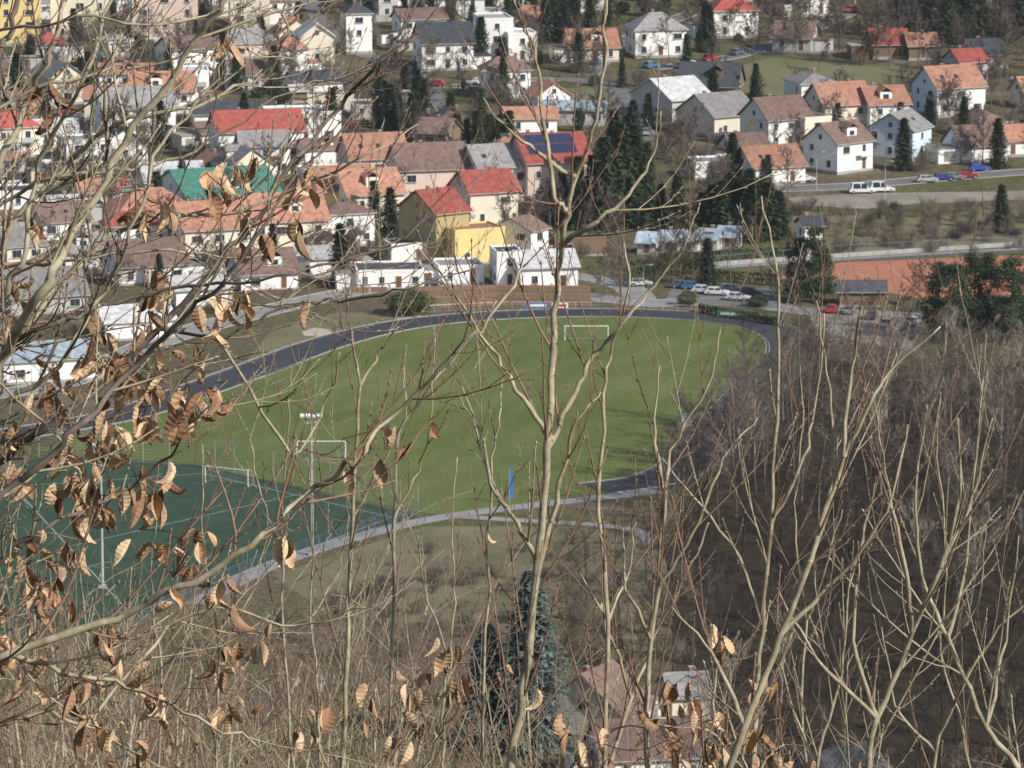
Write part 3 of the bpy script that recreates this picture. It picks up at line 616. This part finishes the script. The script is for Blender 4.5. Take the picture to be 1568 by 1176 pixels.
def fence(name,pl,H,sp=3,wires=8,m=METAL,mesh=False):
    pts=[P(u,v) for u,v in pl]; b=MB()
    for a,c in zip(pts,pts[1:]):
        L=(c-a).length; n=max(1,int(L/sp))
        for i in range(n+1): q=a.lerp(c,i/n); b.tube([q,q+Vector((0,0,H))],[.04,.04],5,m)
        for k in range(wires+1):
            z=Vector((0,0,.05+(H-.05)*k/wires)); b.tube([a+z,c+z],[.03 if k==wires else .01]*2,3,m)
        if mesh:
            nn=int(L/.6)
            for i in range(nn): q=a.lerp(c,i/nn); b.tube([q,q+Vector((0,0,H))],[.008,.008],3,m)
    b.obj(name)
fence('pitch_fence',[(60,700),(300,712),(480,750),(640,790)],4.5,4,9,mesh=True)
fence('pitch_fence',[(640,792),(400,874),(180,965)],2.2,3,7,m=BLUEF,mesh=True)
fence('tennis_fence',[(1085,418),(1290,400),(1590,384)],3,3,3,m=BLUEF)
fence('track_railing',[(640,478),(760,472),(930,472),(1080,478),(1190,496)],1.1,2.5,2,m=METAL)
def board(name,u0,v0,u1,v1,H,m,z=.3,m2=None):
    a=P(u0,v0); c=P(u1,v1); b=MB(); d=(c-a); L=d.length; b.box((0,0,z+H/2),(L,.08,H),m)
    if m2: b.box((0,-.06,z+H/2),(L*.8,.05,H*.45),m2); b.box((-L*.3,-.07,z+H*.8),(L*.15,.05,H*.2),REDP)
    for s in (-L/2+.15,L/2-.15): b.box((s,.08,(z+H)/2),(.08,.08,z+H),METAL)
    b.obj(name,(a+c)/2,math.atan2(d.y,d.x))
board('advertising_board',805,474,840,474,.9,BLUE,m2=WHITE); board('advertising_board',1098,486,1150,490,1.0,GREEN,m2=WHITE); board('advertising_board',1155,491,1200,499,1.0,BLUE,m2=WHITE)
board('advertising_board',845,474,870,474,.9,WHITE,m2=REDP)
board('shop_sign',757,437,790,437,2.6,WHITE,.6,BLUE); board('shop_sign',800,438,822,438,2.6,REDP,.4,WHITE); board('shop_sign',832,439,856,439,2.2,WHITE,.4,REDP); board('shop_sign',862,433,884,433,1.0,BLUE,2.4,WHITE)
strip('court_wall',[(1085,408),(1290,394),(1600,374)],.3,CONC,0,hgt=.8)
b=MB()
pt=[P(650,470),P(760,466),P(905,468)]
for k in range(5):
    for a,c in zip(pt,pt[1:]):
        o=Vector((0,k*1.6,0)); z=.45*(k+1)
        b.hexa([a+o,c+o,c+o+Vector((0,1.58,0)),a+o+Vector((0,1.58,0)),a+o+Vector((0,0,z)),c+o+Vector((0,0,z)),c+o+Vector((0,1.58,z)),a+o+Vector((0,1.58,z))],BANK if k%2 else BRICK)
b.obj('spectator_terrace')
b=MB(); b.tube([Vector((0,0,0)),Vector((0,0,5.2))],[.05,.03],6,METAL); b.hexa([(.05,-.02,.8),(.6,-.02,.9),(.6,.02,.9),(.05,.02,.8),(.05,-.02,5.2),(.5,-.02,4.9),(.5,.02,4.9),(.05,.02,5.2)],BLUE); b.obj('beach_flag',P(780,772))
b=MB(); b.box((0,.6,.9),(4,.1,1.8),METAL); b.hexa([(-2,-.5,1.8),(2,-.5,1.8),(2,.7,2.0),(-2,.7,2.0),(-2,-.5,1.9),(2,-.5,1.9),(2,.7,2.1),(-2,.7,2.1)],RF['bluegrey']); b.box((0,.3,.45),(3.8,.4,.1),BLUE)
for s in (-2,2): b.box((s,.1,.9),(.06,1.1,1.7),METAL)
b.obj('team_dugout',P(1050,652),math.radians(-125))
for u,v in [(560,446),(760,446),(985,470),(1355,305),(1010,395),(1250,290)]:
    b=MB(); b.tube([Vector((0,0,0)),Vector((0,0,7)),Vector((.3,-.3,7.6)),Vector((1.2,-1,7.7))],[.09,.06,.05,.04],8,METAL); b.box((1.3,-1.1,7.68),(.7,.3,.14),METAL); b.obj('street_lamp',P(u,v))
# ------------------------------------------------------------ FOREGROUND saplings and hornbeam
def leaf_mesh(mb,rng,base,dirn,size,m):
    d=dirn.normalized(); s=d.cross(Vector((rng.gauss(0,1),rng.gauss(0,1),rng.gauss(0,1)))).normalized(); n=d.cross(s)
    NL,NW=15,4; curl=rng.uniform(.3,1.9)*rng.choice((-1,1)); fold=rng.uniform(.4,1.3); i0=len(mb.v); k=mb.mi(m); p=base.copy(); tw=rng.uniform(-1.5,1.5)
    for i in range(NL):
        t=i/(NL-1); wd=size*.28*math.sin(math.pi*min(1,t**.8*.97+.03))
        th=curl*t*t; ti=d*math.cos(th)+n*math.sin(th); ni=-d*math.sin(th)+n*math.cos(th)
        if i: p=p+ti*(size/(NL-1))
        si=(s*math.cos(tw*t)+ni*math.sin(tw*t)); nn=ti.cross(si)
        for j in range(NW+1):
            a=(j/NW-.5)*2; q=p+si*(a*wd*math.cos(fold*abs(a)))+nn*(abs(a)*wd*math.sin(fold)+(.028*size*(abs(a)+.2) if i%2 else 0))
            mb.v.append((q.x,q.y,q.z))
    for i in range(NL-1):
        for j in range(NW):
            a=i0+i*(NW+1)+j; mb.f.append((a,a+1,a+NW+2,a+NW+1)); mb.m.append(k)
RFg=random.Random(21)
def smooth_wig(pts,rng,a,nn=5):
    c=cat(pts,nn); lin=[]
    for i in range(len(pts)-1):
        for k in range(nn): lin.append(pts[i].lerp(pts[i+1],k/nn))
    lin.append(pts[-1]); out=[x*.45+y*.55 for x,y in zip(c,lin)]
    for i in range(1,len(out)-1): out[i]=out[i]+Vector((rng.gauss(0,a),rng.gauss(0,a),rng.gauss(0,a)))
    return out
def twigs(mb,pts,rad,rng,sp,Lm,thin,angle=.7,upb=.12,nodes=None,lvl=0,wg=.1,rm=.0032):
    acc=rng.uniform(0,sp)
    for i in range(len(pts)-1):
        seg=pts[i+1]-pts[i]; L=seg.length
        if L<1e-6: continue
        acc+=L
        while acc>sp:
            acc-=sp*rng.uniform(.7,1.5)
            d=rdir(rng,seg.normalized(),angle*rng.uniform(.6,1.3)); LL=Lm*rng.uniform(.25,1.2)
            r=min(rad[i]*.55,rm if lvl==0 else .0017); r=max(r,.001)
            n=5; q=pts[i].lerp(pts[i+1],rng.random()); tp=[q.copy()]
            for k in range(n):
                d=(d+Vector((rng.gauss(0,wg),rng.gauss(0,wg),rng.gauss(0,wg)+upb))).normalized(); q=q+d*(LL/n); tp.append(q.copy())
            tr=[r*(1-.55*k/n) for k in range(n+1)]
            mb.tube(tp,tr,4,thin)
            e=tp[-1]; mb.tube([e,e+d*.004,e+d*.011],[r*.5,r*1.1,.0003],4,thin)
            for k in (2,3,4):
                dd=rdir(rng,d,.6); mb.tube([tp[k],tp[k]+dd*.004,tp[k]+dd*.010],[r*.6,r*1.0,.0003],3,thin)
            if nodes is not None: nodes.extend(tp[1:])
            if lvl==0 and LL>.12: twigs(mb,tp,tr,rng,.08,LL*.5,thin,.6,upb,nodes,1,wg)
def stem(mb,pl,D,r0,r1,rng,thick,thin,root=False,sp=.09,Lm=.32,nodes=None,dj=.15,pre=None,snap=None,ang=.7,upb=.12,wg=.1,wig=.004,mk=None):
    pts=[Q(u,v,D+rng.uniform(-dj,dj)) for u,v in pl]
    if snap: pts[0]=min(snap,key=lambda q:(q-pts[0]).length).copy()
    if pre is not None: pts=[pre]+pts
    if root:
        a=pts[0]; g0=Vector((a.x+rng.uniform(-.1,.1),a.y,h(a.x,a.y)-.1)); pts=[g0]+[g0.lerp(a,.5)]+pts
    sm=smooth_wig(pts,rng,wig); n=len(sm); rad=[r0+(r1-r0)*(i/(n-1))**.85 for i in range(n)]
    rad=[r*(1.12 if i%4==0 else 1) for i,r in enumerate(rad)]
    mb.tube(sm,rad,7,thick)
    if mk is not None: mk.extend(sm)
    if nodes is not None: nodes.extend(sm)
    twigs(mb,sm,rad,rng,sp,Lm,thin,nodes=nodes,angle=ang,upb=upb,wg=wg)
SAP=[
(12.0,.0125,.0026,[[(775,1300),(800,1050),(825,850),(843,650),(850,480),(858,390),(868,330),(882,270),(908,200),(925,100),(928,-30)],[(868,340),(848,300),(835,200),(820,90),(795,20),(760,-40)],[(858,385),(905,345),(965,300),(1000,235),(1012,170)],[(842,690),(880,600),(910,545),(955,495),(1000,440),(1045,380),(1072,310)],[(838,672),(800,610),(750,530),(690,440),(640,380)],[(820,900),(860,740),(885,640),(920,600)],[(826,850),(790,800),(752,740),(735,660),(700,580)],[(880,270),(830,240),(780,200),(740,150)]]),
(12.6,.0078,.002,[[(520,1300),(530,1050),(537,850),(545,700),(550,590),(537,510),(525,440)],[(540,780),(590,700),(620,640),(618,560)],[(548,600),(580,540),(610,500)]]),
(13.2,.0068,.0018,[[(590,1300),(600,1000),(605,750),(612,660),(660,590),(720,520),(760,460)],[(603,800),(640,720),(660,650),(665,500)]]),
(13.0,.006,.0016,[[(735,1250),(748,900),(752,720),(765,640),(770,570)],[(752,730),(730,660),(700,600)]]),
(12.8,.0082,.0018,[[(925,1300),(930,950),(918,750),(925,600),(935,540),(965,440),(955,370)],[(930,940),(960,880),(975,800)]]),
(12.2,.0095,.0018,[[(1000,1300),(988,1100),(1005,900),(1018,760),(1028,690),(1085,590),(1105,500)],[(1012,900),(1060,820),(1110,700),(1160,640)],[(1022,760),(1000,660),(1010,560)],[(1000,1000),(960,900),(950,780)]]),
(12.4,.0095,.002,[[(1150,1300),(1162,1000),(1180,800),(1192,600),(1192,430),(1166,300)],[(1168,950),(1130,850),(1060,760),(1010,700)],[(1180,800),(1225,720),(1250,620),(1262,480)]]),
(11.6,.0118,.002,[[(1080,1320),(1130,1140),(1185,1000),(1240,860),(1285,720),(1330,620),(1370,560),(1440,500)],[(1130,1120),(1090,1000),(1030,930)],[(1250,860),(1275,740),(1270,600),(1250,460)],[(1290,700),(1305,560),(1320,470)],[(1200,960),(1290,880),(1360,780),(1390,650)]]),
(12.0,.0118,.002,[[(1320,1300),(1335,1130),(1390,990),(1440,870),(1490,760),(1520,640)],[(1335,1110),(1305,980),(1315,850),(1340,740)],[(1400,990),(1385,860),(1355,720),(1335,600)],[(1440,880),(1470,760),(1468,640)],[(1335,1110),(1250,1010),(1190,900)]]),
(12.8,.011,.002,[[(1600,1280),(1510,1110),(1450,980),(1410,880),(1400,760),(1420,620)],[(1500,1100),(1540,980),(1560,820)],[(1450,980),(1480,860),(1505,580)]]),
(13.4,.0055,.0015,[[(450,1250),(435,1000),(432,800),(440,660),(447,560)],[(432,850),(400,760),(380,660)]]),
(13.6,.0055,.0015,[[(330,1250),(335,1000),(310,820),(310,680)],[(345,1000),(390,900),(420,800)]]),
(13.6,.006,.0015,[[(680,1300),(678,1100),(695,950),(692,820),(700,700)],[(690,1000),(650,900),(640,820)]]),
(12.9,.009,.002,[[(900,1320),(945,1130),(1000,980),(1050,880),(1085,800)],[(960,1070),(930,960),(890,880)]]),
(13.1,.0072,.0018,[[(1230,1320),(1255,1150),(1290,1030),(1300,900),(1330,780)],[(1250,1150),(1205,1060),(1190,960)]]),
(13.6,.009,.0018,[[(1430,1320),(1430,1150),(1475,1050),(1530,960),(1600,900)],[(1420,1160),(1370,1080),(1350,960)]]),
(13.9,.0048,.0014,[[(240,1250),(250,1050),(230,900),(240,800)],[(250,1050),(290,960),(300,880)]]),
(13.9,.0055,.0014,[[(480,1300),(490,1100),(475,950),(480,800),(470,700)],[(480,950),(520,870),(535,790)]]),
(14.2,.0066,.0014,[[(1250,1300),(1225,1100),(1235,950),(1215,800),(1230,650),(1225,560)],[(1235,950),(1270,850),(1290,780)]]),
(13.9,.006,.0014,[[(1490,1300),(1480,1150),(1440,1000),(1450,850),(1435,700),(1440,600)],[(1440,1000),(1500,920),(1510,800)]]),
]
for D,r0,r1,polys in SAP:
    e=empty('bare_sapling'); mb=MB(); mk=[]
    for i,pl in enumerate(polys):
        stem(mb,pl,D,r0 if i==0 else r0*.52,r1 if i==0 else .0015,RFg,BARK1,TWIG if RFg.random()<.6 else TWIG2,root=(i==0),sp=.135,Lm=.36 if D<13 else .28,dj=.05,snap=(mk if i else None),ang=.5,upb=.10,wg=.04,wig=.0025,mk=mk)
    mb.obj('stems',parent=e,smooth=True)
hb=empty('hornbeam_tree'); mb=MB(); nodes=[]; D=10.6
tb=Q(-420,900,D); tr=[Vector((tb.x,tb.y,h(tb.x,tb.y)-.2)),Q(-420,1000,D),Q(-400,500,D),Q(-430,0,D),Q(-420,-500,D)]
mb.tube(cat(tr,4),[.07-.0025*i for i in range(17)],10,BARK1)
def tp(v): return Q(-410,v,D)
LIMB=[
([(-60,800),(0,560),(60,450),(110,360),(190,220),(270,105),(335,15),(370,-60)],.012,.004,BARK1,1100),
([(-40,730),(60,655),(150,600),(230,520),(310,430),(380,350),(450,250),(520,165),(585,90),(650,-10)],.010,.0028,BARK2,950),
([(-60,800),(20,745),(110,665),(200,570),(290,480),(370,400),(430,300),(480,240)],.009,.002,BARK2,1050),
([(-50,1030),(60,985),(180,945),(300,890),(400,820),(480,752),(540,705),(600,640),(690,545),(750,490),(805,405)],.0095,.0022,BARK1,1250),
([(-60,400),(0,250),(40,160),(85,60),(110,-40)],.009,.004,BARK1,700),
([(-40,460),(30,330),(110,240),(200,180),(300,165),(400,110),(440,50),(430,-30)],.007,.002,BARK1,700),
([(-30,250),(0,100),(20,30),(30,-40)],.008,.005,BARK2,600),
([(60,450),(150,370),(240,330),(350,330),(450,290),(560,240),(640,190)],.006,.0015,BARK1,None),
([(-40,560),(60,500),(160,470),(280,440),(420,425),(540,395),(640,370)],.006,.0015,BARK2,800),
([(110,360),(160,250),(160,120),(200,20),(220,-40)],.006,.002,BARK1,None),
([(-30,640),(90,560),(160,440),(215,330),(250,220),(330,120),(350,40)],.006,.002,BARK1,900),
([(-40,1000),(100,1030),(200,1050),(300,1100),(400,1150)],.007,.002,BARK1,1250),
([(230,520),(340,520),(430,470),(520,460),(620,440),(740,410)],.004,.0014,BARK2,None),
([(400,820),(450,700),(500,620),(520,540)],.004,.0014,BARK1,None),
([(-30,880),(80,800),(180,760),(260,700),(300,640),(380,590)],.006,.0015,BARK2,1150),
([(-40,1120),(60,1090),(150,1120),(260,1180)],.006,.002,BARK1,1300),
([(-30,180),(100,120),(230,100),(330,70),(450,90)],.005,.0014,BARK1,500),
([(-30,330),(80,270),(200,260),(300,230),(420,150),(560,110)],.005,.0014,BARK1,600),
([(180,945),(260,960),(350,930),(450,960),(560,930)],.004,.0014,BARK1,None),
([(-30,500),(40,380),(60,250),(130,120),(180,-30)],.007,.003,BARK1,800),
([(-30,420),(120,400),(260,380),(380,400),(500,350)],.005,.0014,BARK1,700),
([(-30,60),(120,30),(250,40),(400,-10)],.004,.0014,BARK1,300),
]
mk=[]
for pl,r0,r1,m,tv in LIMB:
    stem(mb,pl,D+RFg.uniform(-.5,.9),r0,r1,RFg,m,RFg.choice([TWIG,BARK2,BARK1,TWIG2]),sp=.07,Lm=.30,nodes=nodes,dj=.1,pre=tp(tv) if tv else None,snap=None if tv else mk,mk=mk)
lm=MB()
CL=[(90,600,60,16),(60,720,60,24),(120,760,45,16),(40,860,50,20),(100,880,40,10),(210,540,45,14),(270,580,50,20),(150,560,45,16),(200,640,35,10),(235,720,35,9),(185,720,30,7),(75,150,22,8),(228,310,20,7),(365,250,20,6),(330,270,20,4),(465,265,20,7),(458,345,10,3),(385,350,25,4),(665,625,8,2),(585,680,22,4),(525,712,15,2),(300,820,30,7),(350,890,20,5),(240,775,30,5),(215,830,25,6),(435,825,10,3),(320,470,40,8),(360,450,20,3),(485,460,10,1),(20,430,30,5),(35,340,20,4),(170,965,25,4),(205,1010,30,6),(250,1060,20,4),(110,1050,40,8),(150,1100,40,8),(60,1020,30,5),(210,1150,40,7),(360,1010,30,6),(420,1000,30,3),(380,1080,30,3),(300,610,25,6),(240,450,25,5),(350,60,15,3),(0,980,25,5),(20,470,20,4),(130,690,40,10),(255,900,30,5)]
LR=random.Random(4)
def put_leaves(mb_t,lm,nodes,CL,D):
    for u,v,r,n in CL:
        for i in range(n):
            t=Q(u+LR.gauss(0,r*.7),v+LR.gauss(0,r*.7),D+LR.gauss(0,.15))
            best=min(nodes,key=lambda q:(q.x-t.x)**2+(q.z-t.z)**2+.15*(q.y-t.y)**2)
            if (best-t).length>.015:
                if (best-t).length>.12: t=best+(t-best).normalized()*.12
                mid=best.lerp(t,.5)+Vector((LR.gauss(0,.01),LR.gauss(0,.01),.01)); mb_t.tube([best,mid,t],[.0016,.0012,.0008],4,TWIG)
            leaf_mesh(lm,LR,t,Vector((LR.gauss(0,.45),LR.gauss(0,.45),-1)),LR.uniform(.042,.072),LR.choice(LEAFM))
put_leaves(mb,lm,nodes[::2],CL,D)
mb.obj('branches',parent=hb,smooth=True); lm.obj('dry_leaves',parent=hb,smooth=False)
e=empty('hornbeam_sapling'); mb=MB(); lm=MB(); nd=[]
for pl in ([(840,1320),(870,1180),(930,1120),(1020,1100)],[(1180,1320),(1150,1190),(1080,1120),(990,1110)],[(1140,1320),(1160,1180),(1200,1140)],[(1050,1320),(1090,1100),(1105,980)],[(640,1320),(650,1180),(690,1080),(690,990)],[(560,1320),(590,1150),(620,1050)],[(480,1320),(500,1180),(470,1100)]):
    stem(mb,pl,11.8,.006,.0018,RFg,BARK1,TWIG,root=True,nodes=nd,dj=.05)
put_leaves(mb,lm,nd,[(900,1130,40,7),(1000,1100,40,10),(1050,1060,20,5),(1060,1140,40,8),(1150,1140,35,9),(1200,1160,25,5),(1105,975,12,4),(1165,1045,20,4),(960,1160,40,7),(1095,1150,30,5),(685,1000,20,7),(700,1035,15,4),(660,1050,15,4),(870,1100,10,2),(610,1060,30,5),(510,1090,30,5),(600,1130,20,3),(455,1120,30,3)],11.8)
mb.obj('stems',parent=e,smooth=True); lm.obj('dry_leaves',parent=e)
def thicket(seed):
    rng=random.Random(seed); mb=MB(); tips=[]
    th=[BARK1,TWIG2,BARK1][seed%3]
    S=[dict(n=7,wig=.05,up=.04,sides=5,mat=BARK1,end=.35),
       dict(num=9,start=.35,ang=.5,len=.30,rr=.5,n=4,wig=.09,up=.06,sides=3,mat=th,rmin=.0035),
       dict(num=6,start=.15,ang=.6,len=.5,rr=.6,n=2,wig=.12,up=.05,sides=3,mat=TWIG2 if seed%2 else TWIG,rmin=.0024),
       dict(num=2,start=.2,ang=.6,len=.5,rr=.8,n=1,wig=.12,up=.05,sides=3,mat=TWIG,rmin=.0018)]
    for i in range(5): grow(mb,rng,Vector((rng.gauss(0,.35),rng.gauss(0,.35),-.2)),rdir(rng,Vector((0,0,1)),rng.uniform(.05,.3)),rng.uniform(3.6,5),.014,0,S,tips)
    for q,d in rng.sample(tips,14): leaf_mesh(mb,rng,q,Vector((rng.gauss(0,.4),rng.gauss(0,.4),-1)),.06,rng.choice(LEAFM))
    zs=sorted(v[2] for v in mb.v); return mb.mesh('thicket_mesh',True),zs[int(len(zs)*.985)]
TH=[thicket(i) for i in range(1,5)]
tk=empty('hillside_thicket'); RT=random.Random(31)
for i in range(50):
    D=RT.uniform(17,32)
    if i<44: u=RT.uniform(-250,700); top=880+RT.uniform(0,170)+max(0,u-450)*.15
    else: u=RT.uniform(1000,1750); top=1100+RT.uniform(0,100)
    t=Q(u,top,D); g0=h(t.x,D); me,hz=RT.choice(TH); s=(t.z-g0)/hz
    if s<.3: continue
    link('shrub',me,(t.x,D,g0),RT.random()*6.28,tk,(s,s,s))
# ------------------------------------------------------------ valley haze (thin air volume over the whole valley)
b=MB(); b.box((0,1400,350),(5000,2200,900),CONC); hz=b.obj('valley_haze'); hm=bpy.data.materials.new('haze_air'); hm.use_nodes=True; nt=hm.node_tree
for n_ in list(nt.nodes):
    if n_.type!='OUTPUT_MATERIAL': nt.nodes.remove(n_)
vs=nt.nodes.new('ShaderNodeVolumeScatter'); vs.inputs['Color'].default_value=(.88,.94,1,1); vs.inputs['Density'].default_value=.00005; vs.inputs['Anisotropy'].default_value=.2
nt.links.new(vs.outputs[0],nt.nodes['Material Output'].inputs['Volume']); hz.data.materials.clear(); hz.data.materials.append(hm)
# ------------------------------------------------------------ light, sky, camera
sc=bpy.context.scene
w=bpy.data.worlds.new('World'); sc.world=w; w.use_nodes=True; nt=w.node_tree; bg=nt.nodes['Background']; bg.inputs['Strength'].default_value=.12
sky=nt.nodes.new('ShaderNodeTexSky'); sky.sky_type='NISHITA'; sky.sun_disc=False
el=math.radians(34); sd=Vector((.80,-.60,0)).normalized(); S3=Vector((sd.x*math.cos(el),sd.y*math.cos(el),math.sin(el)))
sky.sun_elevation=el; sky.sun_rotation=math.atan2(sd.x,sd.y); sky.dust_density=1.5; nt.links.new(sky.outputs['Color'],bg.inputs['Color'])
l=bpy.data.lights.new('sun','SUN'); l.energy=5.0; l.angle=math.radians(.5); l.color=(1,.96,.89); so=bpy.data.objects.new('sun',l); sc.collection.objects.link(so); so.rotation_euler=S3.to_track_quat('Z','Y').to_euler(); so.location=(50,-50,300)
cd=bpy.data.cameras.new('camera'); cam=bpy.data.objects.new('camera',cd); sc.collection.objects.link(cam); cam.location=C; cam.rotation_euler=(math.pi/2-DEP,0,0)
cd.sensor_width=36; cd.lens=36*F/1568; cd.clip_start=.5; cd.clip_end=9000; cd.dof.use_dof=True; cd.dof.focus_distance=12; cd.dof.aperture_fstop=70
sc.camera=cam
sc.view_settings.view_transform='Standard'; sc.view_settings.look='None'; sc.view_settings.exposure=0
print('faces',sum(len(m.polygons) for m in bpy.data.meshes))
